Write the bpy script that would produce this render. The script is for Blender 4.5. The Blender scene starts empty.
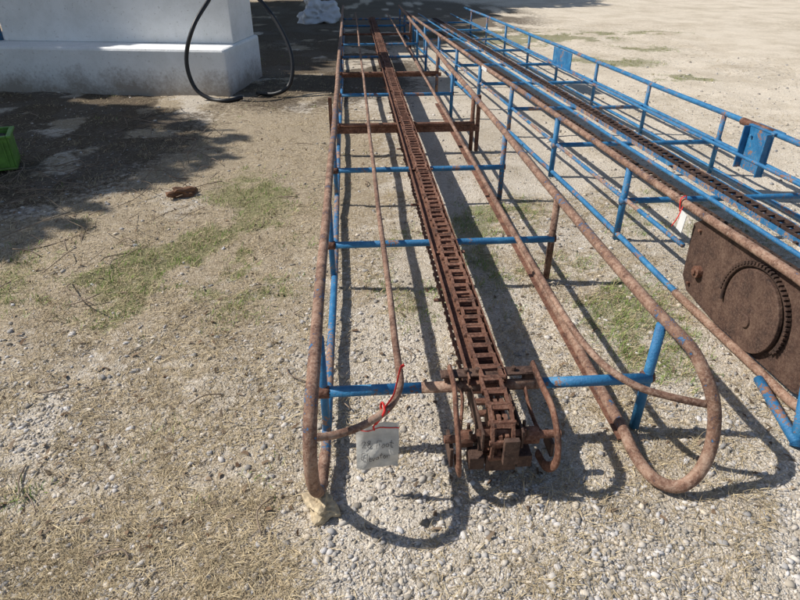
import bpy, math, random
import numpy as np
from mathutils import Vector, Matrix
random.seed(7); rng=np.random.default_rng(11)
scene=bpy.context.scene
COL=scene.collection
# ------------------------------------------------------------------ noise
_tab=rng.random((256,256))
def vnoise(x,y):
    xi=np.floor(x).astype(int); yi=np.floor(y).astype(int)
    xf=x-xi; yf=y-yi
    xf=xf*xf*(3-2*xf); yf=yf*yf*(3-2*yf)
    a=_tab[xi&255,yi&255]; b=_tab[(xi+1)&255,yi&255]
    c=_tab[xi&255,(yi+1)&255]; d=_tab[(xi+1)&255,(yi+1)&255]
    return (a*(1-xf)+b*xf)*(1-yf)+(c*(1-xf)+d*xf)*yf
def fbm(x,y,o=4):
    s=0;a=.5;t=0
    for i in range(o):
        s=s+a*vnoise(x*2**i+17.3*i+100,y*2**i+9.1*i+100); t+=a; a*=.5
    return s/t
def sstep(a,b,v):
    t=np.clip((v-a)/(b-a),0,1); return t*t*(3-2*t)
def blob(x,y,cx,cy,rx,ry): 
    return np.clip(1-((x-cx)/rx)**2-((y-cy)/ry)**2,0,1)
def gheight(x,y):
    near=sstep(30,12,np.hypot(x,y))
    return ((fbm(x*1.1,y*1.1,4)-.5)*.05+(fbm(x*9,y*9,3)-.5)*.016)*near-.004
def m_dry(x,y):
    n=fbm(x*1.7+5,y*1.7,4)
    left=sstep(.3,-.5,x)
    m=left*(.46+.40*sstep(1.7,3.0,y))*sstep(.34,.54,n)
    m=np.maximum(m, blob(x,y,-.8,5.0,1.5,3.2)*1.3*sstep(.26,.44,n))
    m=np.maximum(m,.50*sstep(.53,.65,fbm(x*1.8+31,y*1.8+7,4))*sstep(9,5,y+np.maximum(x-1,0)*2))
    m=np.maximum(m,.25*sstep(.5,.65,fbm(x*.5+31,y*.5+7,4)))
    return np.clip(m,0,1)
def m_green(x,y):
    n=fbm(x*3.1+55,y*3.1+12,4)
    b=blob(x,y,-.95,3.1,.8,.75)*1.5+blob(x,y,-.75,4.2,.5,.8)*.8+blob(x,y,1.3,2.5,.35,.7)*1.0+blob(x,y,2.1,3.6,.6,.6)*.8
    b=b+blob(x,y,-.9,1.65,.09,.08)*.9+blob(x,y,-1.15,1.5,.08,.06)*.6+blob(x,y,.8,3.3,.35,.9)*.8+blob(x,y,-2.2,3.0,.8,.6)*.6+blob(x,y,1.05,3.9,.3,.5)*.9+blob(x,y,.25,3.0,.25,.8)*.5
    b=b+.9*blob(x,y,3.9,9.6,1.2,.7)+1.2*blob(x,y,3.4,12.5,2.4,1.5)+.8*blob(x,y,5.0,10.9,.9,.5)+.9*blob(x,y,4.6,8.3,.8,.35)+.8*blob(x,y,6,13,1.2,.5)  # far-right grass patches, also painted in place of streaks of tree shade
    b=b+.22*sstep(.60,.70,fbm(x*2.3+3,y*2.3+80,3))*sstep(.5,-.5,x)*sstep(1.2,2.2,y)
    return np.clip(b*sstep(.33,.55,n)*1.3,0,1)
def m_shade_litter(x,y):  # leaf litter and dark soil, plus shade painted into the ground colour
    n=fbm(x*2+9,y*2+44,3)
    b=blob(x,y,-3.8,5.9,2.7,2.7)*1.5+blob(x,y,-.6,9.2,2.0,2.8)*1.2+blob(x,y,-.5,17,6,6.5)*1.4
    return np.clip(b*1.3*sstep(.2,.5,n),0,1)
# ------------------------------------------------------------------ materials
def newmat(name):
    m=bpy.data.materials.new(name); m.use_nodes=True
    nt=m.node_tree; b=nt.nodes['Principled BSDF']; return m,nt,b
def node(nt,t,**kw):
    n=nt.nodes.new(t)
    for k,v in kw.items(): setattr(n,k,v)
    return n
def noise(nt,vec,scale,detail=3,rough=.6):
    n=node(nt,'ShaderNodeTexNoise'); n.inputs['Scale'].default_value=scale
    n.inputs['Detail'].default_value=detail; n.inputs['Roughness'].default_value=rough
    nt.links.new(vec,n.inputs['Vector']); return n.outputs['Fac']
def ramp(nt,fac,stops):
    r=node(nt,'ShaderNodeValToRGB'); cr=r.color_ramp
    while len(cr.elements)<len(stops): cr.elements.new(.5)
    for e,(p,c) in zip(cr.elements,stops):
        e.position=p; e.color=(c[0],c[1],c[2],1) if hasattr(c,'__len__') else (c,c,c,1)
    nt.links.new(fac,r.inputs['Fac']); return r.outputs['Color']
def mix(nt,fac,a,b,mode='MIX'):
    m=node(nt,'ShaderNodeMix',data_type='RGBA',blend_type=mode)
    for i,v in ((0,fac),(6,a),(7,b)):
        if isinstance(v,bpy.types.NodeSocket): nt.links.new(v,m.inputs[i])
        elif i==0: m.inputs[0].default_value=v
        else: m.inputs[i].default_value=(v[0],v[1],v[2],1)
    return m.outputs[2]
def mth(nt,op,a,b=0.0):
    m=node(nt,'ShaderNodeMath',operation=op)
    for i,v in enumerate((a,b)):
        if isinstance(v,bpy.types.NodeSocket): nt.links.new(v,m.inputs[i])
        else: m.inputs[i].default_value=v
    return m.outputs[0]
def bump(nt,b,h,strength=.4,dist=.005):
    n=node(nt,'ShaderNodeBump'); n.inputs['Strength'].default_value=strength; n.inputs['Distance'].default_value=dist
    nt.links.new(h,n.inputs['Height']); nt.links.new(n.outputs[0],b.inputs['Normal'])
def steel(name,blue,tone='mid'):
    m,nt,b=newmat(name)
    v=node(nt,'ShaderNodeTexCoord').outputs['Object']
    n1=noise(nt,v,14,4,.68); n2=noise(nt,v,90,4,.75); n3=noise(nt,v,3.2,3,.6)
    R={'mid':[(.28,(.035,.016,.011)),(.45,(.125,.050,.028)),(.58,(.20,.088,.052)),(.75,(.30,.18,.12))],
       'tan':[(.30,(.070,.034,.022)),(.44,(.17,.088,.057)),(.56,(.28,.165,.112)),(.72,(.40,.285,.21))],
       'dark':[(.3,(.018,.011,.009)),(.5,(.055,.030,.021)),(.75,(.11,.062,.042))],
       'cover':[(.3,(.030,.015,.011)),(.5,(.080,.042,.028)),(.75,(.14,.085,.058))]}[tone]
    hi={'mid':(.32,.20,.14),'tan':(.44,.33,.25),'dark':(.10,.06,.04),'cover':(.17,.11,.08)}[tone]
    rust=ramp(nt,n1,R)
    rust=mix(nt,mth(nt,'MULTIPLY',ramp(nt,n2,[(.48,0.),(.66,1.)]),.6),rust,hi)
    rust=mix(nt,mth(nt,'MULTIPLY',ramp(nt,n2,[(.32,1.),(.44,0.)]),.7),rust,(.040,.018,.012))
    rust=mix(nt,1.0,rust,ramp(nt,n3,[(.32,(.66,.60,.58)),(.62,(1.1,1.1,1.1))]),'MULTIPLY')
    if blue>0:
        paint=ramp(nt,n1,[(.3,(.014,.105,.25)),(.55,(.028,.180,.37)),(.75,(.09,.285,.46))])
        s=mth(nt,'ADD',mth(nt,'ADD',mth(nt,'MULTIPLY',n1,.45),mth(nt,'MULTIPLY',n2,.42)),mth(nt,'MULTIPLY',n3,.45))
        f=ramp(nt,s,[(blue-.008,0.),(blue+.008,1.)])
        col=mix(nt,f,paint,rust)
        nt.links.new(mix(nt,f,(.5,.5,.5),(.85,.85,.85)),b.inputs['Roughness'])
    else:
        col=rust; b.inputs['Roughness'].default_value=.8
    nt.links.new(col,b.inputs['Base Color'])
    bump(nt,b,n2,.75,.005)
    return m
RUST=steel('rusty_steel',0)
RTAN=steel('weathered_rust',0,'tan')
RUSTD=steel('dark_rust',0,'dark')
COVER=steel('rusty_cover',0,'cover')
RBLUE=steel('rust_over_blue',.562,'tan')
MIXB=steel('worn_blue',.675,'tan')
BLUE=steel('blue_paint',.735)
def plain(name,col,rough=.7,var=.25,scale=30,bs=.2):
    m,nt,b=newmat(name); v=node(nt,'ShaderNodeTexCoord').outputs['Object']
    n=noise(nt,v,scale,4,.6)
    c=ramp(nt,n,[(.3,[x*(1-var) for x in col]),(.7,[min(x*(1+var),.95) for x in col])])
    nt.links.new(c,b.inputs['Base Color']); b.inputs['Roughness'].default_value=rough
    bump(nt,b,n,bs,.004); return m
def attrmat(name,rough=.85,trans=0):
    m,nt,b=newmat(name); a=node(nt,'ShaderNodeAttribute',attribute_name='col')
    nt.links.new(a.outputs['Color'],b.inputs['Base Color']); b.inputs['Roughness'].default_value=rough
    b.inputs['Specular IOR Level'].default_value=.2
    return m
# ------------------------------------------------------------------ mesh helpers
def empty(name,loc=(0,0,0)):
    e=bpy.data.objects.new(name,None); e.location=loc; e.empty_display_size=.2; COL.objects.link(e); return e
def obj(name,verts,faces,mat,parent=None,smooth=False):
    me=bpy.data.meshes.new(name); me.from_pydata([tuple(v) for v in verts],[],faces)
    me.materials.append(mat); me.update()
    if smooth: me.polygons.foreach_set('use_smooth',[True]*len(me.polygons))
    o=bpy.data.objects.new(name,me); COL.objects.link(o)
    if parent: o.parent=parent
    return o
def catmull(pts,n=8):
    P=[Vector(p) for p in pts]
    if len(P)<2: return P
    P=[P[0]*2-P[1]]+P+[P[-1]*2-P[-2]]; out=[]
    for i in range(1,len(P)-2):
        p0,p1,p2,p3=P[i-1:i+3]
        for k in range(n):
            t=k/n
            out.append(.5*((2*p1)+(p2-p0)*t+(2*p0-5*p1+4*p2-p3)*t*t+(3*p1-p0-3*p2+p3)*t**3))
    out.append(P[-2]); return out
def sweepgeo(pts,r,segs=10,wob=0,flat=None):
    pts=[Vector(p) for p in pts]; n=len(pts)
    if wob:
        ph=random.random()*50
        for i,p in enumerate(pts):
            p.x+=wob*(math.sin(p.y*1.3+ph)+.5*math.sin(p.y*4.1+ph*2)); p.z+=wob*(math.sin(p.y*1.7+ph*3)+.5*math.sin(p.y*3.3+ph))
    V=[];F=[]
    t0=(pts[1]-pts[0]).normalized(); up=Vector((0,0,1)) if abs(t0.z)<.9 else Vector((0,1,0))
    nrm=(up-t0*up.dot(t0)).normalized()
    for i in range(n):
        t=(pts[min(i+1,n-1)]-pts[max(i-1,0)]).normalized()
        nrm=(nrm-t*nrm.dot(t)).normalized(); bn=t.cross(nrm)
        rr=r
        for k in range(segs):
            a=2*math.pi*k/segs
            ca,sa=math.cos(a)*rr,math.sin(a)*rr*(flat if flat else 1)
            V.append(pts[i]+nrm*ca+bn*sa)
    for i in range(n-1):
        for k in range(segs):
            a=i*segs+k; b=i*segs+(k+1)%segs
            F.append((a,b,b+segs,a+segs))
    F.append(tuple(range(segs))[::-1]); F.append(tuple((n-1)*segs+k for k in range(segs)))
    return V,F
def tube(name,pts,r,mat,parent,segs=12,curve=False,wob=0,step=.25,flat=None):
    if curve: p=catmull(pts,curve if curve>1 else 8)
    else:
        p=[]
        for a,b in zip(pts[:-1],pts[1:]):
            a=Vector(a);b=Vector(b);k=max(1,int((b-a).length/step))
            p+= [a.lerp(b,i/k) for i in range(k)]
        p.append(Vector(pts[-1]))
    V,F=sweepgeo(p,r,segs,wob,flat); return obj(name,V,F,mat,parent,True)
class Acc:
    def __init__(s): s.V=[];s.F=[]
    def add(s,V,F):
        o=len(s.V); s.V+=[tuple(v) for v in V]; s.F+=[tuple(i+o for i in f) for f in F]
    def box(s,c,d,rot=None):
        x,y,z=[k/2 for k in d]
        V=[]
        for sz in(-1,1):
            for sx,sy in((-1,-1),(1,-1),(1,1),(-1,1)): V.append(Vector((sx*x,sy*y,sz*z)))
        if rot: V=[rot@v for v in V]
        s.add([v+Vector(c) for v in V],[(3,2,1,0),(4,5,6,7),(0,1,5,4),(1,2,6,5),(2,3,7,6),(3,0,4,7)])
    def cyl(s,a,b,r,segs=14): s.add(*sweepgeo([a,b],r,segs))
    def out(s,name,mat,parent,bev=0,smooth=False):
        o=obj(name,s.V,s.F,mat,parent,smooth)
        if bev:
            m=o.modifiers.new('b','BEVEL'); m.width=bev; m.segments=2; m.limit_method='ANGLE'
        return o
def collar(acc,p,ax,r,l):
    p=Vector(p);ax=Vector(ax).normalized(); acc.cyl(p-ax*l/2,p+ax*l/2,r,14)
# ------------------------------------------------------------------ ground
def coords(lo,hi,st,far):
    c=list(np.arange(lo,hi,st)); s=st; x=hi
    while x<far: c.append(x); s*=1.17; x+=s
    s=st; x=lo-s; L=[]
    while x>-far: L.append(x); s*=1.17; x-=s
    return np.array(L[::-1]+c)
gx=coords(-5,6.5,.04,600); gy=coords(.2,14,.04,600)
X,Y=np.meshgrid(gx,gy); Z=gheight(X,Y)
nx,ny=len(gx),len(gy)
verts=np.stack([X.ravel(),Y.ravel(),Z.ravel()],1)
ii,jj=np.meshgrid(np.arange(nx-1),np.arange(ny-1)); a=(jj*nx+ii).ravel()
faces=np.stack([a,a+1,a+1+nx,a+nx],1)
def bulk(name,verts,faces,mat,cols=None,smooth=False):
    me=bpy.data.meshes.new(name); k=faces.shape[1]
    me.vertices.add(len(verts)); me.vertices.foreach_set('co',verts.astype(np.float32).ravel())
    me.loops.add(faces.size); me.loops.foreach_set('vertex_index',faces.astype(np.int32).ravel())
    me.polygons.add(len(faces)); me.polygons.foreach_set('loop_start',np.arange(0,faces.size,k,dtype=np.int32))
    me.polygons.foreach_set('loop_total',np.full(len(faces),k,dtype=np.int32))
    me.update(calc_edges=True)
    if smooth: me.polygons.foreach_set('use_smooth',np.ones(len(faces),bool))
    if cols is not None:
        at=me.color_attributes.new('col','FLOAT_COLOR','POINT')
        c=np.ones((len(verts),4),np.float32); c[:,:3]=cols; at.data.foreach_set('color',c.ravel())
    me.materials.append(mat); me.validate()
    o=bpy.data.objects.new(name,me); COL.objects.link(o); return o
gm,nt,b=newmat('gravel_ground')
v=node(nt,'ShaderNodeTexCoord').outputs['Object']
at=node(nt,'ShaderNodeAttribute',attribute_name='col')
sep=node(nt,'ShaderNodeSeparateColor'); nt.links.new(at.outputs['Color'],sep.inputs[0])
wn=node(nt,'ShaderNodeTexNoise'); wn.inputs['Scale'].default_value=60; wn.inputs['Detail'].default_value=1; nt.links.new(v,wn.inputs['Vector'])
vm=node(nt,'ShaderNodeVectorMath',operation='MULTIPLY_ADD'); nt.links.new(wn.outputs['Color'],vm.inputs[0]); vm.inputs[1].default_value=(.016,.016,.016); nt.links.new(v,vm.inputs[2])
def voro(scale):
    t=node(nt,'ShaderNodeTexVoronoi',feature='F1'); t.inputs['Scale'].default_value=scale; nt.links.new(vm.outputs[0],t.inputs['Vector']); return t
v1=voro(125); v2=voro(290)
sp1=node(nt,'ShaderNodeSeparateColor'); nt.links.new(v1.outputs['Color'],sp1.inputs[0])
sp2=node(nt,'ShaderNodeSeparateColor'); nt.links.new(v2.outputs['Color'],sp2.inputs[0])
c1=ramp(nt,sp1.outputs[0],[(0,(.27,.23,.18)),(.25,(.45,.40,.33)),(.7,(.59,.545,.47)),(1,(.74,.70,.63))])
c2=ramp(nt,sp2.outputs[0],[(0,(.32,.27,.21)),(.5,(.53,.475,.395)),(1,(.67,.625,.55))])
nf=noise(nt,v,16,4,.75)
big=noise(nt,v,1.3,4,.65)
fine=noise(nt,v,55,4,.75)
grav=mix(nt,ramp(nt,fine,[(.48,0.),(.58,1.)]),c2,c1)
grav=mix(nt,1.0,grav,ramp(nt,big,[(.3,(.82,.78,.72)),(.58,(1.08,1.06,1.04))]),'MULTIPLY')
sxy=node(nt,'ShaderNodeSeparateXYZ'); nt.links.new(v,sxy.inputs[0])
grav=mix(nt,1.0,grav,ramp(nt,mth(nt,'MULTIPLY',mth(nt,'ADD',sxy.outputs[0],mth(nt,'MULTIPLY',sxy.outputs[1],.3)),.1),[(.25,(1.,1.,1.)),(.6,(1.22,1.20,1.16))]),'MULTIPLY')
soil=ramp(nt,fine,[(.3,(.15,.11,.072)),(.5,(.34,.27,.18)),(.68,(.54,.455,.33))])
nfm=mth(nt,'SUBTRACT',nf,.5)
fs=mth(nt,'ADD',sep.outputs[0],mth(nt,'MULTIPLY',nfm,2.4))
col=mix(nt,ramp(nt,fs,[(.25,0.),(.7,.88)]),grav,soil)
grn=ramp(nt,fine,[(.35,(.08,.09,.03)),(.6,(.20,.205,.075))])
fg=mth(nt,'ADD',sep.outputs[1],mth(nt,'MULTIPLY',nfm,1.8))
col=mix(nt,ramp(nt,fg,[(.35,0.),(.85,.65)]),col,grn)
shade_soil=ramp(nt,fine,[(.35,(.030,.022,.015)),(.65,(.14,.105,.072))])  # dark soil colour, also deepens the shaded ground
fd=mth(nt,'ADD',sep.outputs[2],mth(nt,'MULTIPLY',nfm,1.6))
col=mix(nt,ramp(nt,fd,[(.25,0.),(.7,.85)]),col,shade_soil)
nt.links.new(col,b.inputs['Base Color']); b.inputs['Roughness'].default_value=.95; b.inputs['Specular IOR Level'].default_value=.15
h=mth(nt,'SUBTRACT',mth(nt,'MULTIPLY',fine,1.3),v1.outputs['Distance'])
bump(nt,b,h,.7,.007)
gc=np.stack([m_dry(X,Y).ravel(),m_green(X,Y).ravel(),m_shade_litter(X,Y).ravel()],1)
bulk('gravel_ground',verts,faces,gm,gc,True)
def scatter(n,y0,y1,pw=1.6,wl=.95,wr=1.1):
    u=rng.random(n)
    if pw==1: yy=y0+(y1-y0)*u
    else:
        e=1-pw; yy=(y0**e+(y1**e-y0**e)*u)**(1/e)
    xx=(-wl*yy-.4)+(wl*yy+.4+wr*yy+.4)*rng.random(n)
    return xx,yy
t=(1+5**.5)/2
iv=np.array([(-1,t,0),(1,t,0),(-1,-t,0),(1,-t,0),(0,-1,t),(0,1,t),(0,-1,-t),(0,1,-t),(t,0,-1),(t,0,1),(-t,0,-1),(-t,0,1)],float); iv/=np.linalg.norm(iv[0])
iF=np.array([(0,11,5),(0,5,1),(0,1,7),(0,7,10),(0,10,11),(1,5,9),(5,11,4),(11,10,2),(10,7,6),(7,1,8),(3,9,4),(3,4,2),(3,2,6),(3,6,8),(3,8,9),(4,9,5),(2,4,11),(6,2,10),(8,6,7),(9,8,1)])
N=90000
px,py=scatter(N,.95,10,1.9)
dens=1-.65*m_dry(px,py)-.5*m_green(px,py)-.5*m_shade_litter(px,py)
dens*=.35+.75*sstep(.38,.58,fbm(px*2.6+70,py*2.6+3,4))
k=rng.random(N)<dens; px=px[k];py=py[k];N=len(px)
sz=(.0016+.0030*rng.random(N)+.0085*rng.random(N)**11)*(1+.12*py)
pv=iv[None]*(1+.42*(rng.random((N,12,1))-.5)*2)
sc=np.stack([.9+.6*rng.random(N),.65+.5*rng.random(N),.4+.35*rng.random(N)],1)
pv=pv*sc[:,None,:]
an=rng.random(N)*6.283; ca,sa=np.cos(an)[:,None],np.sin(an)[:,None]
x_=pv[:,:,0]*ca-pv[:,:,1]*sa; y_=pv[:,:,0]*sa+pv[:,:,1]*ca
pv=np.stack([x_,y_,pv[:,:,2]],2)*sz[:,None,None]
pv+=np.stack([px,py,gheight(px,py)+sz*.12],1)[:,None,:]
fc=(iF[None]+(np.arange(N)*12)[:,None,None]).reshape(-1,3)
g=.24+.42*rng.random(N)
tone=rng.random(N)
pc=np.stack([g,g*(.86+.10*tone),g*(.67+.26*tone)],1)
PM=attrmat('stone_mat',.9)
bulk('gravel_stones',pv.reshape(-1,3),fc,PM,np.repeat(pc,12,0))
def blades(name,px,py,L,W,lean,cols,mat,z0=0.0):
    n=len(px); an=rng.random(n)*6.283; d=np.stack([np.cos(an),np.sin(an)],1); s=np.stack([-d[:,1],d[:,0]],1)
    z=gheight(px,py)+z0
    base=np.stack([px,py],1)
    le=np.clip(lean,0,1.5)
    h1=np.cos(le)*L*.55; r1=np.sin(le)*L*.55
    le2=np.clip(le+.35*rng.random(n),0,1.56); h2=h1+np.cos(le2)*L*.45; r2=r1+np.sin(le2)*L*.45
    side=(rng.random(n)-.5)*.3*L
    P=np.zeros((n,5,3))
    w=W[:,None]/2
    P[:,0,:2]=base-s*w; P[:,1,:2]=base+s*w
    P[:,2,:2]=base+d*r1[:,None]-s*w*.8; P[:,3,:2]=base+d*r1[:,None]+s*w*.8
    P[:,4,:2]=base+d*r2[:,None]+s*side[:,None]
    P[:,0,2]=z;P[:,1,2]=z;P[:,2,2]=z+h1;P[:,3,2]=z+h1+W*.3;P[:,4,2]=z+h2
    f=np.array([(0,1,3),(0,3,2),(2,3,4)])
    F=(f[None]+(np.arange(n)*5)[:,None,None]).reshape(-1,3)
    return bulk(name,P.reshape(-1,3),F,mat,np.repeat(cols,5,0))
GM=attrmat('blade_mat',.8)
def straw_cols(n):
    q=rng.random(n)[:,None]; br=(.55+.75*rng.random(n))[:,None]
    return (np.array([.62,.51,.32])*(1-q)+np.array([.36,.275,.17])*q)*br
n=150000; qx,qy=scatter(n,.95,9,1.5,.95,.75)
k=rng.random(n)<(.07+.93*m_dry(qx,qy))*(.20+.9*sstep(.40,.58,fbm(qx*4.5,qy*4.5,3))); qx=qx[k];qy=qy[k];n=len(qx)
blades('dry_straw',qx,qy,.02+.05*rng.random(n)**1.5,(.0011+.0012*rng.random(n))*(1+.15*qy),1.2+.3*rng.random(n),straw_cols(n),GM,.003)
def tufts(name,nt_,y0,y1,maskf,per,L0,L1,W,colf,pw=1.6,spread=.02,wr=1.1):
    tx,ty=scatter(nt_,y0,y1,pw,.95,wr); k=rng.random(nt_)<maskf(tx,ty); tx=tx[k];ty=ty[k]
    n=len(tx)*per; x=np.repeat(tx,per)+rng.normal(0,spread,n); y=np.repeat(ty,per)+rng.normal(0,spread,n)
    L=np.repeat(.6+.8*rng.random(len(tx)),per)*(L0+(L1-L0)*rng.random(n))
    return blades(name,x,y,L,W*(.7+.6*rng.random(n))*(1+.08*y),.25+1.0*rng.random(n),colf(n),GM)
def green_cols(n):
    q=rng.random(n)[:,None]; br=(.6+.7*rng.random(n))[:,None]; dry=(rng.random(n)<.32)[:,None]
    c=(np.array([.14,.24,.045])*(1-q)+np.array([.26,.33,.09])*q)*br
    return np.where(dry,np.array([.50,.41,.23])*br,c)
tufts('green_grass',32000,1.0,14,lambda x,y:m_green(x,y),8,.018,.045,.0022,green_cols,1.4)
tufts('dry_grass',26000,1.0,10,lambda x,y:m_dry(x,y)*.65*sstep(.40,.56,fbm(x*5+8,y*5,3))+.018,8,.02,.05,.0016,straw_cols,1.4,.022,.75)
def leaf_cols(n):
    q=rng.random(n)[:,None]; return (np.array([.16,.095,.055])*(1-q)+np.array([.30,.23,.16])*q)*(.4+.8*rng.random(n))[:,None]
lx,ly=scatter(16000,1.2,13,1.2); k=rng.random(16000)<(.03+.7*m_shade_litter(lx,ly)+.10*m_dry(lx,ly)); lx=lx[k];ly=ly[k];n=len(lx)
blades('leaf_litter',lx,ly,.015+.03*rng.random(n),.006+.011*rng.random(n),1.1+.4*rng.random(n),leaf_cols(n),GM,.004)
TW=plain('twig_bark',(.24,.18,.13),.9)
acc=Acc()
for i in range(260):
    if i<170: x=random.uniform(-3.4,-1.2); y=random.gauss(4.6,.9)
    else:
        y=random.uniform(1.2,9); x=random.uniform(-.9*y,.3 if y<6 else -.2)
    a_=random.random()*6.28; L=random.uniform(.08,.5)*(1 if i<170 else .35)
    z=float(gheight(np.array([x]),np.array([y]))[0])+.006; hh=.08 if i<170 else .02
    p=[(x,y,z),(x+math.cos(a_)*L*.5+random.uniform(-.03,.03),y+math.sin(a_)*L*.5,z+random.uniform(.0,hh)),(x+math.cos(a_+.3)*L,y+math.sin(a_+.3)*L,z+random.uniform(0,hh))]
    acc.add(*sweepgeo(catmull(p,3),random.uniform(.0015,.004),5))
acc.out('fallen_twigs',TW,None,smooth=True)
# ------------------------------------------------------------------ chain
def chain(name,path,pitch,width,mat,parent,lug=0):
    P=[Vector(p) for p in path]
    seg=[(P[i+1]-P[i]).length for i in range(len(P)-1)]; tot=sum(seg)
    def at(s):
        for i,l in enumerate(seg):
            if s<=l or i==len(seg)-1: return P[i].lerp(P[i+1],min(max(s/l,0),1))
            s-=l
    A=Acc(); n=int(tot/pitch); side=Vector((1,0,0))
    for i in range(n):
        a=at(i*pitch); b=at((i+1)*pitch); c=(a+b)/2; t=(b-a).normalized()
        sd=(side-t*side.dot(t)).normalized(); up=sd.cross(t)
        R=Matrix((sd,t,up)).transposed()
        jx=random.uniform(-.005,.005); w=width*random.uniform(.95,1.04)
        c=c+sd*jx+up*random.uniform(-.002,.003)
        R=R@Matrix.Rotation(random.uniform(-.05,.05),3,'Z')@Matrix.Rotation(random.uniform(-.05,.05),3,'X')
        A.box(c+R@Vector((-w*.40,0,.0)),(w*.13,pitch*.98,.016),R)
        A.box(c+R@Vector((w*.40,0,.0)),(w*.13,pitch*.98,.016),R)
        A.box(c+R@Vector((0,-pitch*.36,.001)),(w*.7,pitch*.22,.012),R)
        e=c+R@Vector((0,pitch*.44,.001)); A.cyl(e-sd*w*.52,e+sd*w*.52,.009,8)
        if lug and i%lug==lug//2:
            A.box(c+R@Vector((0,0,.016)),(w*1.9,.022,.008),R); A.box(c+R@Vector((0,.012,.03)),(w*.8,.006,.035),R)
    return A.out(name,mat,parent)
# ------------------------------------------------------------------ elevator 1
E1=empty('hay_bale_elevator')
def rail_end(straight,curvepts):
    p=[]
    for a,b in zip(straight[:-1],straight[1:]):
        a=Vector(a);b=Vector(b);k=max(1,int((b-a).length/.3)); p+=[a.lerp(b,i/k) for i in range(k)]
    return p+catmull([straight[-1]]+curvepts,8)
def railtube(name,st,cv,tail,r,mat,par,wob=.003):
    p=rail_end(st,cv)
    if tail:
        a=p.pop(); q=[a]
        for t in tail:
            t=Vector(t); k=max(1,int((t-q[-1]).length/.3)); b0=q[-1]; q+=[b0.lerp(t,(i+1)/k) for i in range(k)]
        p+=q
    V,F=sweepgeo(p,r,14,wob); return obj(name,V,F,mat,par,True)
UL=[(-.13,13.6,.48),(-.14,6,.48),(-.148,2.2,.48),(-.15,1.6,.48)]
railtube('left_side_rail',UL,[(-.152,1.42,.475),(-.158,1.30,.43),(-.163,1.255,.33),(-.165,1.28,.2),(-.162,1.35,.09),(-.155,1.42,.045),(-.145,1.55,.05)],[],.0205,RBLUE,E1)
railtube('left_bottom_rail',[(-.145,1.53,.05),(-.14,2.5,.06),(-.13,13.5,.07)],[],[],.018,MIXB,E1)
railtube('right_side_rail',[(1.01,13.6,.48),(1.02,6,.48),(1.03,2.2,.48),(1.035,1.75,.482)],[(1.05,1.62,.475),(1.085,1.52,.44),(1.12,1.425,.34),(1.13,1.375,.22),(1.10,1.335,.11),(1.04,1.325,.04),(.975,1.365,.03),(.95,1.47,.035),(.95,1.60,.05)],[(.955,2.4,.055)],.0215,RBLUE,E1)
railtube('right_bottom_rail',[(.95,2.3,.055),(.965,6,.06),(.975,13.5,.06)],[],[],.017,RTAN,E1)
A=Acc(); A.box((.932,4.2,.045),(.036,5.3,.008)); A.out('right_bottom_angle_iron',RUST,E1)
railtube('left_guide_rod',[(.12,13.5,.36),(.115,4,.38),(.112,1.75,.385)],[(.114,1.60,.385),(.112,1.51,.375),(.075,1.445,.345),(.0,1.395,.325),(-.09,1.355,.325),(-.155,1.33,.34)],[],.0125,RTAN,E1)
railtube('right_guide_rod',[(.76,13.5,.36),(.76,4,.38),(.762,1.9,.385)],[(.775,1.72,.38),(.82,1.58,.36),(.90,1.50,.335),(1.0,1.455,.32),(1.11,1.42,.31)],[],.0125,RTAN,E1)
bars=[1.65+1.185*i for i in range(11)]
J=Acc()
for i,y in enumerate(bars):
    m=[BLUE,BLUE,BLUE,RUST,BLUE,RUST,MIXB,BLUE,RUST,BLUE,MIXB][i]
    xl=-.14; xr=1.03
    if i==0:
        tube('crossbar_0',[(xl,y,.25),(.20,y,.249)],.020,BLUE,E1)
        tube('crossbar_0_rusted_middle',[(.20,y,.249),(.44,y-.004,.248),(.62,y-.006,.249)],.0203,RTAN,E1)
        tube('crossbar_0_end',[(.62,y-.006,.249),(xr,y-.01,.25)],.020,BLUE,E1)
    else: tube('crossbar_%d'%i,[(xl,y,.25),(.44,y-.004,.248),(xr,y-.01,.25)],.018,m,E1)
    tube('left_post_%d'%i,[(-.142,y+.01,.475),(-.142,y+.01,.03)],.015,MIXB,E1)
    pm=[BLUE,RTAN,BLUE,RUST,BLUE,RBLUE,BLUE,BLUE,RUST,BLUE,BLUE][i]
    tube('right_post_%d'%i,[(1.025,y,.475),(1.022,y,.01)],.018,pm,E1)
    for x,z in((-.142,.25),(1.023,.25)):
        J.add(*sweepgeo([(x-.020,y,z),(x-.008,y,z),(x+.008,y,z),(x+.020,y,z)],.0225,10))
J.out('weld_collars',RUST,E1,smooth=True)
A=Acc()
A.box((.44,5.22,.205),(1.3,.05,.05)); A.box((1.075,5.22,.24),(.03,.03,.48)); A.box((-.195,5.22,.24),(.03,.03,.48))
A.box((.44,7.7,.205),(1.3,.05,.04))
A.out('support_stand',RUST,E1)
A=Acc()
yc=(1.62+13.4)/2; ly_=13.4-1.62
A.box((.43,yc,.275),(.125,ly_,.004)); A.box((.365,yc,.288),(.005,ly_,.030)); A.box((.495,yc,.288),(.005,ly_,.030))
A.box((.44,yc,.245),(.05,ly_-.01,.05))
A.out('chain_tray',RUST,E1)
path=[(.44,13.3,.302),(.44,1.55,.302)]
cy,cz,rr=1.50,.185,.112
for k in range(0,13):
    a=math.pi/2+math.pi*k/12; path.append((.44,cy+math.cos(a)*rr,cz+math.sin(a)*rr))
path+=[(.44,1.9,.075),(.44,2.6,.07),(.44,13.3,.08)]
chain('conveyor_chain',path,.066,.086,RUST,E1,lug=19)
A=Acc(); n=10
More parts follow.
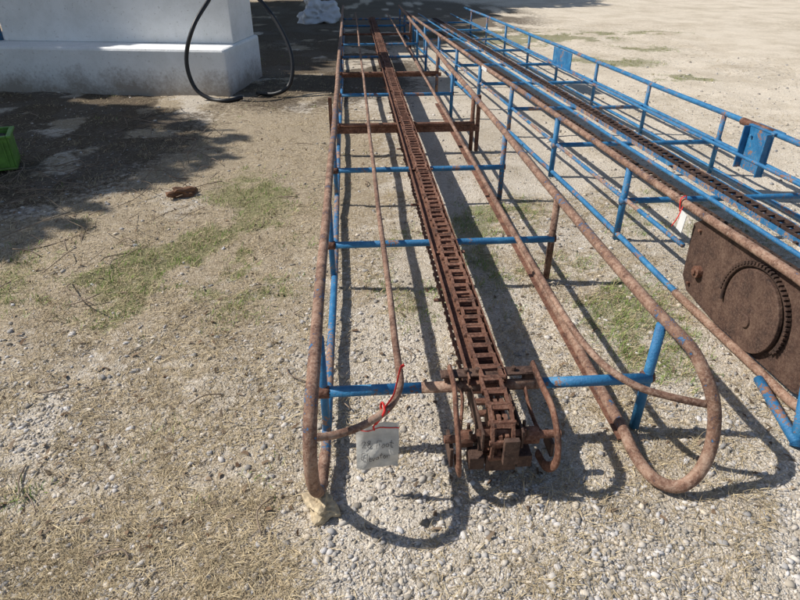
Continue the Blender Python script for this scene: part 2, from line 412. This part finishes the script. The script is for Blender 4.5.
for x in(.425,.447):
    V=[]
    for k in range(n*4):
        a=2*math.pi*k/(n*4); r=.112 if k%4 in(1,2) else .088
        V.append((x,cy+math.cos(a)*r,cz+math.sin(a)*r))
    V2=[(x+.012,v[1],v[2]) for v in V]; m_=len(V)
    A.add(V+V2,[tuple(range(m_))[::-1],tuple(range(m_,2*m_))]+[(i,(i+1)%m_,(i+1)%m_+m_,i+m_) for i in range(m_)])
A.out('head_sprocket',RUST,E1)
A=Acc()
A.cyl((.26,1.475,.165),(.66,1.475,.165),.014,14); collar(A,(.33,1.475,.165),(1,0,0),.03,.05); collar(A,(.55,1.475,.165),(1,0,0),.03,.06)
collar(A,(.44,1.475,.165),(1,0,0),.035,.1)
A.out('head_shaft',RUST,E1,smooth=False,bev=.002)
A=Acc()
for x in(.375,.505):
    A.box((x,1.55,.215),(.008,.30,.07)); A.box((x,1.47,.16),(.012,.07,.10))
A.box((.44,1.40,.12),(.10,.012,.06)); 
A.box((.44,1.665,.292),(.34,.045,.008)); A.box((.30,1.66,.27),(.035,.03,.06)); A.box((.585,1.66,.27),(.035,.03,.06))
A.box((.36,1.43,.12),(.05,.06,.05)); A.box((.52,1.43,.12),(.05,.06,.05))
A.box((.285,1.50,.10),(.012,.10,.08)); A.box((.635,1.50,.10),(.012,.08,.06)); A.box((.46,1.37,.20),(.05,.02,.10))
for x in(.36,.40,.48,.53): A.cyl((x,1.665,.295),(x,1.665,.312),.009,6)
for x in(.345,.535): 
    for y in(1.455,1.495): A.cyl((x,y,.18),(x,y,.212),.007,6)
A.out('head_frame',COVER,E1,bev=.002)
for i,x in enumerate((.305,.605)):
    s=-1 if i==0 else 1
    tube('return_hook_%d'%i,[(x,1.69,.30),(x,1.58,.30),(x+s*.01,1.47,.28),(x+s*.012,1.39,.22),(x+s*.01,1.37,.14),(x,1.42,.07),(x-s*.005,1.50,.05)],.018,RUST,E1,curve=8,flat=.5)
    tube('return_hook_inner_%d'%i,[(x-s*.035,1.67,.27),(x-s*.035,1.60,.22),(x-s*.02,1.53,.17),(x-s*.01,1.475,.165)],.012,RUST,E1,curve=6,flat=.5)
# ------------------------------------------------------------------ elevator 2
E2=empty('hay_bale_elevator')
def Q(s,y,z): return (1.60-.060*(y-3.3)+s,y,z)
W2=1.30
railtube('near_side_rail',[Q(0,13.2,.47),Q(0,7,.47),Q(0,3.5,.475),Q(0,2.1,.49)],[Q(.0,1.85,.485),Q(.0,1.66,.44),Q(.01,1.53,.33),Q(.01,1.50,.2),Q(0,1.56,.08),Q(0,1.70,.030),Q(0,1.9,.03)],[Q(0,2.6,.03)],.020,RBLUE,E2)
railtube('near_bottom_rail',[Q(0,2.5,.03),Q(0,3.2,.05),Q(0,7,.06),Q(0,13,.06)],[],[],.016,BLUE,E2)
railtube('near_mid_rail',[Q(.01,2.65,.27),Q(.01,13,.27)],[],[],.013,MIXB,E2)
railtube('far_side_rail',[Q(W2,13.2,.47),Q(W2,7,.47),Q(W2,3.5,.475),Q(W2,2.1,.49)],[Q(W2,1.85,.485),Q(W2,1.62,.44),Q(W2,1.47,.33),Q(W2,1.45,.2),Q(W2,1.52,.08),Q(W2,1.66,.035),Q(W2,1.8,.04)],[Q(W2,2.6,.05)],.020,BLUE,E2)
railtube('far_mid_rail',[Q(W2-.02,1.6,.27),Q(W2-.02,13,.27)],[],[],.014,BLUE,E2)
railtube('far_bottom_rail',[Q(W2,2.5,.05),Q(W2,13,.06)],[],[],.016,BLUE,E2)
railtube('guide_rod_near',[Q(.33,1.9,.38),Q(.33,13,.38)],[],[],.012,BLUE,E2)
railtube('guide_rod_far',[Q(.97,1.7,.38),Q(.97,13,.38)],[],[],.012,BLUE,E2)
A=Acc(); 
for y in (3.9,): A.cyl(Q(W2,y,.474),Q(W2,y+.35,.474),.026,14)
A.out('rail_sleeve',RUST,E2,smooth=True)
b2=[2.1,]+[3.30+1.165*i for i in range(9)]
J=Acc()
for i,y in enumerate(b2):
    tube('crossbar_%d'%i,[Q(.06 if i==0 else 0,y,.26),Q(W2,y,.26)],.018,BLUE if i%4!=3 else MIXB,E2)
    if i: tube('near_post_%d'%i,[Q(0,y,.465),Q(0,y,.01)],.020,BLUE if i%3 else MIXB,E2)
    tube('far_post_%d'%i,[Q(W2,y,.465),Q(W2,y,.01)],.018,BLUE,E2)
    for s in((0,W2) if i else (W2,)):
        J.add(*sweepgeo([Vector(Q(s,y,.26))+Vector((-.021,0,0)),Vector(Q(s,y,.26))+Vector((.021,0,0))],.0235,10))
J.out('weld_collars',MIXB,E2,smooth=True)
tube('front_leg',[(1.645,1.64,.20),(1.57,1.50,.01)],.022,BLUE,E2)
tube('front_foot',[(1.64,1.86,.035),(1.565,1.50,.03)],.020,BLUE,E2)
RZ=Matrix.Rotation(math.atan(.060),3,'Z')
A=Acc()
A.box(Q(.65,7.5,.272),(.12,11,.004),RZ); A.box(Q(.587,7.5,.288),(.005,11,.03),RZ); A.box(Q(.713,7.5,.288),(.005,11,.03),RZ)
A.out('chain_tray',MIXB,E2)
chain('conveyor_chain',[Q(.65,13,.302),Q(.65,1.7,.302)],.072,.085,RUSTD,E2,lug=17)
chain('return_chain',[Q(.65,13,.10),Q(.65,1.7,.10)],.072,.085,RUSTD,E2)
def PX(d,y,z): return Q(d,y,z)
def plate(acc,outline,d,th):
    n=len(outline); V=[PX(d,y,z) for y,z in outline]+[PX(d+th,y,z) for y,z in outline]
    acc.add(V,[tuple(range(n)),tuple(range(n,2*n))[::-1]]+[((i+1)%n,i,i+n,(i+1)%n+n) for i in range(n)])
A=Acc(); plate(A,[(2.56,.06),(2.62,.12),(2.64,.40),(2.58,.445),(1.95,.455),(1.75,.43),(1.60,.34),(1.555,.2),(1.62,.09),(1.76,.04),(2.3,.03)],.026,.008)
A.out('guard_plate',COVER,E2,bev=.003)
A=Acc(); cyd,czd=2.09,.225
A.cyl(PX(.025,cyd,czd),PX(.004,cyd,czd),.185,64); A.cyl(PX(.006,cyd,czd-.05),PX(-.006,cyd,czd-.05),.030,24)
A.out('drive_disc',COVER,E2,bev=.004)
A=Acc()
for k in range(64):
    a=2*math.pi*k/64
    if not(-.3<a<3.6): continue
    c=Vector(PX(.012,cyd+math.cos(a)*.212,czd+math.sin(a)*.212)); A.box(c,(.018,.012,.012),Matrix.Rotation(a,3,'X'))
V,F=sweepgeo([PX(.014,cyd+math.cos(a)*.201,czd+math.sin(a)*.201) for a in [2*math.pi*k/48 for k in range(-2,29)]],.007,8); A.add(V,F)
A.out('drive_chain_ring',RUSTD,E2)
A=Acc(); A.cyl(PX(.03,2.50,.2),PX(.0,2.50,.2),.030,20); A.cyl(PX(.0,2.50,.2),PX(-.01,2.50,.2),.013,12)
for y,z in((2.57,.39),(2.55,.11),(1.75,.37)): A.cyl(PX(.028,y,z),PX(.012,y,z),.009,6)
A.out('bearing_and_bolts',RUST,E2,bev=.002)
A=Acc()
c=Q(W2-.035,3.98,.33); A.box(c,(.012,.26,.30),RZ); A.box(Q(W2-.06,4.10,.33),(.05,.012,.30),RZ); A.box(Q(W2-.06,3.86,.33),(.05,.012,.30),RZ); A.box(Q(W2-.0,3.98,.485),(.09,.27,.012),RZ)
A.box(Q(W2-.03,7.75,.36),(.010,.60,.20),RZ)
A.box(Q(W2-.06,7.75,.26),(.05,.60,.008),RZ)
for y in(3.9,4.05): A.cyl(Q(W2-.05,y,.42),Q(W2-.06,y,.42),.012,6)
A.out('side_brackets',BLUE,E2,bev=.003)
PAPER=plain('paper_label',(.72,.72,.70),.6,.08,40,.1)
RED=plain('red_ribbon',(.62,.02,.015),.5,.15,60,.1)
INK=plain('ink',(.02,.02,.03),.6)
A=Acc(); A.box(Q(-.026,2.66,.40),(.003,.055,.10),Matrix.Rotation(.1,3,'X')); A.out('paper_tag',PAPER,E2)
tube('ribbon',[Q(-.024,2.70,.44),Q(-.026,2.71,.50),Q(.0,2.71,.51),Q(-.03,2.69,.42),Q(-.034,2.72,.35)],.005,RED,E2,curve=6,flat=.4,segs=8)
A=Acc(); A.box(Q(-.024,6.55,.46),(.004,.20,.035),RZ); A.out('name_sticker',PAPER,E2)
# ------------------------------------------------------------------ tag on elevator 1
TAG=empty('price_tag')
mtag,nt,b=newmat('bagged_card'); v=node(nt,'ShaderNodeTexCoord').outputs['Object']
nn=noise(nt,v,22,4,.6); nt.links.new(ramp(nt,nn,[(.3,(.42,.41,.38)),(.7,(.62,.61,.57))]),b.inputs['Base Color']); b.inputs['Roughness'].default_value=.2
bump(nt,b,nn,.6,.008)
W,H=.135,.185; V=[];F=[]; nu,nv=14,18
def tp(u,v_,off=0):
    x=u*W; z=-v_*H; y=.008*math.sin(u*5)+.010*v_*v_+.005*math.sin(v_*7+u*3)+.003*math.sin(u*13+v_*9)+off
    return (.036+x+z*.02, 1.415-.30*x+y-.10*z*-1, .305+z*.99+x*.16)
for j in range(nv+1):
    for i in range(nu+1): V.append(tp(i/nu-.5,j/nv))
for j in range(nv):
    for i in range(nu): a=j*(nu+1)+i; F.append((a,a+1,a+nu+2,a+nu+1))
obj('bag',V,F,mtag,TAG,True)
V=[tp(i/nu-.5,.10,-.002) for i in range(nu+1)]+[tp(i/nu-.5,.12,-.002) for i in range(nu+1)]
obj('zip_strip',V,[(i,i+1,i+nu+2,i+nu+1) for i in range(nu)],RED,TAG)
def stroke(name,lines,u0,v0,sc):
    A=Acc()
    for ln in lines:
        P=catmull([tp(u0+px_*sc/W,v0-py_*sc/H,-.0035) for px_,py_ in ln],5); A.add(*sweepgeo(P,.00075,5))
    A.out(name,INK,TAG)
# hand-drawn pen strokes, unit = letter height
t28=[[(0,.8),(.2,1),(.42,.8),(.2,.35),(0,0),(.25,.04),(.5,0)],[(1.05,.85),(.85,1),(.68,.8),(.9,.5),(1.1,.2),(.88,0),(.68,.2),(.88,.5),(1.05,.85)],
 [(1.75,0),(1.8,.5),(1.88,1)],[(1.88,1),(2.1,1.02),(2.4,.98)],[(1.8,.5),(2.0,.54),(2.2,.5)],[(2.6,.5),(2.42,.3),(2.5,0),(2.72,.1),(2.75,.4),(2.6,.5)],
 [(3.1,.5),(2.92,.3),(3.0,0),(3.22,.1),(3.25,.4),(3.1,.5)],[(3.62,1),(3.52,.4),(3.56,.02),(3.75,.05)],[(3.35,.6),(3.6,.64),(3.85,.6)]]
tel=[[(.5,1),(.1,.95),(.05,.5),(0,.05),(.5,0)],[(.05,.5),(.4,.55)],[(.75,1),(.68,.4),(.72,0)],[(.9,.25),(1.15,.35),(1.1,.5),(.92,.4),(.95,.05),(1.2,.05)],
 [(1.3,.5),(1.42,.0),(1.6,.5)],[(2.0,.45),(1.75,.4),(1.75,.05),(1.98,.1),(2.02,.45),(2.05,0)],[(2.4,.95),(2.3,.4),(2.35,0)],[(2.15,.6),(2.55,.64)],
 [(2.75,.48),(2.6,.25),(2.7,0),(2.9,.15),(2.75,.48)],[(3.0,.5),(3.05,.2),(3.02,0)],[(3.05,.3),(3.2,.5),(3.35,.45)]]
stroke('handwriting_line_1',t28,-.36,.50,.026); stroke('handwriting_line_2',tel,-.38,.76,.027)
tube('ribbon_loop',[(.03,1.412,.305),(.045,1.41,.33),(.06,1.42,.352),(.055,1.45,.362),(.05,1.452,.34),(.06,1.43,.327),(.075,1.425,.345)],.004,RED,TAG,curve=6,segs=8,flat=.5)
tube('ribbon_tail',[(.06,1.43,.355),(.09,1.46,.38),(.105,1.50,.402),(.118,1.55,.41),(.125,1.58,.398),(.135,1.585,.402)],.0055,RED,TAG,curve=6,segs=8,flat=.25)
tube('ribbon_drop',[(.03,1.412,.31),(.024,1.412,.295),(.026,1.415,.28)],.003,RED,TAG,curve=6,segs=8)
def rock(name,c,s,mat,seed,sub=3,amp=.25,clamp=.8):
    import bmesh
    from mathutils import noise as mn
    bm=bmesh.new(); bmesh.ops.create_icosphere(bm,subdivisions=sub,radius=1)
    for v_ in bm.verts:
        p=v_.co.copy(); q=mn.noise(p*1.3+Vector((seed,0,0))); q2=mn.noise(p*4+Vector((0,seed,0)))
        v_.co=p*(1+amp*2*q+amp*.5*q2)
        for k in range(3): v_.co[k]=max(-clamp,min(clamp,v_.co[k]))*s[k]
    me=bpy.data.meshes.new(name); bm.to_mesh(me); bm.free(); me.materials.append(mat)
    o=bpy.data.objects.new(name,me); o.location=c; COL.objects.link(o); return o
STONE=plain('limestone',(.50,.40,.26),.85,.4,45,.7)
o=rock('limestone_block',(-.155,1.355,.022),(.048,.056,.036),STONE,3,4,.4,1.0); o.rotation_euler=(0,0,.4)
rock('plastic_bag_bundle',(-.75,15.5,.18),(.42,.35,.32),plain('white_plastic',(.62,.63,.66),.35,.15,6,.8),9,5,.45,3)
BR=plain('brown_bark',(.17,.085,.045),.85,.4,20,.5)
o=rock('bark_chunk',(-1.27,4.28,.03),(.10,.045,.035),BR,5,3,.5,1.2); o.rotation_euler=(.1,.2,.5)
# ------------------------------------------------------------------ white hut
HUT=empty('white_fuel_hut')
WH,nt,b=newmat('white_paint'); v=node(nt,'ShaderNodeTexCoord').outputs['Object']
n1=noise(nt,v,3,5,.7); n2=noise(nt,v,30,4,.7)
sx=node(nt,'ShaderNodeSeparateXYZ'); nt.links.new(v,sx.inputs[0])
c=ramp(nt,n1,[(.35,(.80,.80,.78)),(.6,(.90,.90,.89))])
dirt=mth(nt,'SUBTRACT',mth(nt,'ADD',mth(nt,'MULTIPLY',n1,.6),mth(nt,'MULTIPLY',n2,.30)),mth(nt,'MULTIPLY',sx.outputs[2],1.0))
c=mix(nt,ramp(nt,dirt,[(.14,0.),(.42,.85)]),c,(.26,.21,.16))
chip=ramp(nt,n2,[(.62,0.),(.66,.5)]); c=mix(nt,chip,c,(.42,.39,.35))
nt.links.new(c,b.inputs['Base Color']); b.inputs['Roughness'].default_value=.75; bump(nt,b,mth(nt,'ADD',n2,n1),.4,.015)
th=math.atan2(-.17,.985)
RH=Matrix.Rotation(th,3,'Z'); O=Vector((-1.47,7.58,0))
def hb(acc,x0,x1,y0,y1,z0,z1):
    c=O+RH@Vector(((x0+x1)/2,(y0+y1)/2,(z0+z1)/2)); acc.box(c,(x1-x0,y1-y0,z1-z0),RH)
A=Acc(); hb(A,-5.2,0,0,1.35,-.05,.53); A.out('plinth',WH,HUT,bev=.03)
A=Acc(); hb(A,-3.0,-.04,.45,1.28,.531,2.5); A.out('walls',WH,HUT,bev=.01)
A=Acc(); hb(A,-3.2,.15,.35,1.5,2.502,2.60); A.out('roof_slab',plain('roof_concrete',(.4,.4,.38)),HUT,bev=.01)
def HP(x,y,z): return tuple(O+RH@Vector((x,y,z)))
A=Acc(); hb(A,-.9,-.45,.40,.449,1.3,1.9); A.out('pump_cabinet',plain('cabinet',(.55,.56,.58)),HUT,bev=.01)
tube('blue_pipe',[HP(-3.11,.5,.53),HP(-3.11,.5,2.5)],.05,BLUE,HUT)
RUB=plain('black_rubber',(.012,.012,.014),.45,.3,40,.1)
HS=empty('fuel_hose')
tube('hose_long',[HP(-.05,.42,1.5),HP(-.10,.25,1.15),HP(-.26,-.12,.8),HP(-.38,-.2,.45),HP(-.33,-.22,.15),HP(-.15,-.25,.03),HP(.05,-.28,.02),HP(.2,-.15,.03)],.024,RUB,HS,curve=8)
tube('hose_short',[HP(-.02,.6,1.25),HP(.25,.5,1.10),HP(.55,.35,.80),HP(.74,.2,.45),HP(.72,.1,.15),HP(.55,.05,.04),HP(.3,.1,.03)],.024,RUB,HS,curve=8)
# ------------------------------------------------------------------ green crate at left
CR=empty('green_plastic_crate')
GP=plain('green_plastic',(.12,.27,.04),.5,.3,15,.2)
RC=Matrix.Rotation(.35,3,'Z')
def cb(A,c,d): A.box(Vector((-2.95,4.98,.02))+RC@Vector(c),d,RC)
A=Acc()
cb(A,(0,0,.02),(.40,.30,.02))
for sx_ in(-1,1): cb(A,(sx_*.195,0,.145),(.012,.30,.23))
for sy_ in(-1,1): cb(A,(0,sy_*.144,.145),(.376,.012,.23))
for sx_ in(-1,1): cb(A,(sx_*.205,0,.27),(.035,.335,.018))
for sy_ in(-1,1): cb(A,(0,sy_*.155,.271),(.372,.030,.018))
for k in range(5): cb(A,(-.15+.075*k,-.155,.14),(.012,.012,.20))
A.out('body',GP,CR,bev=.004)
A=Acc(); cb(A,(.02,.0,.17),(.30,.22,.16)); A.out('contents',RUB,CR,bev=.03)
# ------------------------------------------------------------------ trees
BARK=plain('tree_bark',(.12,.09,.065),.95,.4,12,.8); LEAF=attrmat('tree_leaf',.6)
def tree(x,y,h0,r,nl,ls,trunk):
    T=empty('shade_tree',(0,0,0))
    tube('trunk',[(x,y,-.05),(x+.1,y,h0*.4),(x-.05,y+.1,h0*.75),(x,y,h0+r*.4)],trunk,BARK,T,curve=6)
    A=Acc(); cl=[]
    for i in range(16):
        a=i*2.4; e=random.uniform(-.4,.9); rad=r*random.uniform(.45,.8)
        c=Vector((x+math.cos(a)*rad*math.cos(e),y+math.sin(a)*rad*math.cos(e),h0+math.sin(e)*r*.85)); cl.append((c,r*random.uniform(.35,.55)))
        V,F=sweepgeo(catmull([(x,y,h0*.6),((x+c.x)/2,(y+c.y)/2,(h0*.7+c.z)/2),c],4),trunk*.3,7); A.add(V,F)
    A.out('limbs',BARK,T,smooth=True)
    idx=rng.integers(0,len(cl),nl); C=np.array([list(c[0]) for c in cl])[idx]; R=np.array([c[1] for c in cl])[idx]
    d=rng.normal(size=(nl,3)); d/=np.linalg.norm(d,axis=1)[:,None]
    P=C+d*(R*rng.random(nl)**.45)[:,None]
    u=rng.normal(size=(nl,3)); u/=np.linalg.norm(u,axis=1)[:,None]; w=np.cross(u,rng.normal(size=(nl,3))); w/=np.linalg.norm(w,axis=1)[:,None]
    s=(ls*(.6+.8*rng.random(nl)))[:,None]
    V=np.stack([P-u*s*.6,P+w*s*.32,P+u*s*.6,P-w*s*.32],1).reshape(-1,3)
    F=np.arange(nl*4).reshape(-1,4); br=(.6+.7*rng.random(nl))[:,None]
    o=bulk('foliage',V,F,LEAF,np.repeat(np.array([.05,.095,.025])*br,4,0)); o.parent=T
tree(-8.7,5.9,3.7,2.3,16000,.27,.2)
tree(-10.4,4.9,4.5,2.4,14000,.28,.22)
tree(-9.9,7.3,4.6,2.2,14000,.28,.22)
tree(-6.8,14.5,5.6,3.0,12000,.34,.28)
tree(-6.6,19.0,6.2,3.4,12000,.38,.3)
tree(-2.5,22.5,5.5,3.4,12000,.42,.3)
tree(-9.5,11.5,5.2,2.8,10000,.34,.25)
# ------------------------------------------------------------------ light, camera
sd=Vector((.95,-.16,-1.0)).normalized()
L=bpy.data.lights.new('sun','SUN'); L.energy=5.0; L.angle=math.radians(.5); L.color=(1,.96,.895)
lo=bpy.data.objects.new('sun',L); lo.rotation_euler=sd.to_track_quat('-Z','Y').to_euler(); COL.objects.link(lo)
w=bpy.data.worlds.new('World'); scene.world=w; w.use_nodes=True; nt=w.node_tree
sky=nt.nodes.new('ShaderNodeTexSky'); sky.sky_type='NISHITA'; sky.sun_disc=False
sky.sun_elevation=math.asin(-sd.z); sky.sun_rotation=math.atan2(-sd.x,-sd.y)
bg=nt.nodes['Background']; bg.inputs['Strength'].default_value=.10; nt.links.new(sky.outputs[0],bg.inputs['Color'])
cam=bpy.data.cameras.new('camera'); cam.lens=27; cam.sensor_width=36; cam.clip_end=2000; cam.clip_start=.05
co=bpy.data.objects.new('camera',cam); co.location=(0,0,1.6); co.rotation_euler=(math.radians(90-30.82),0,math.radians(-4.34)); COL.objects.link(co)
scene.camera=co
scene.view_settings.view_transform='Standard'; scene.view_settings.look='None'; scene.view_settings.exposure=0
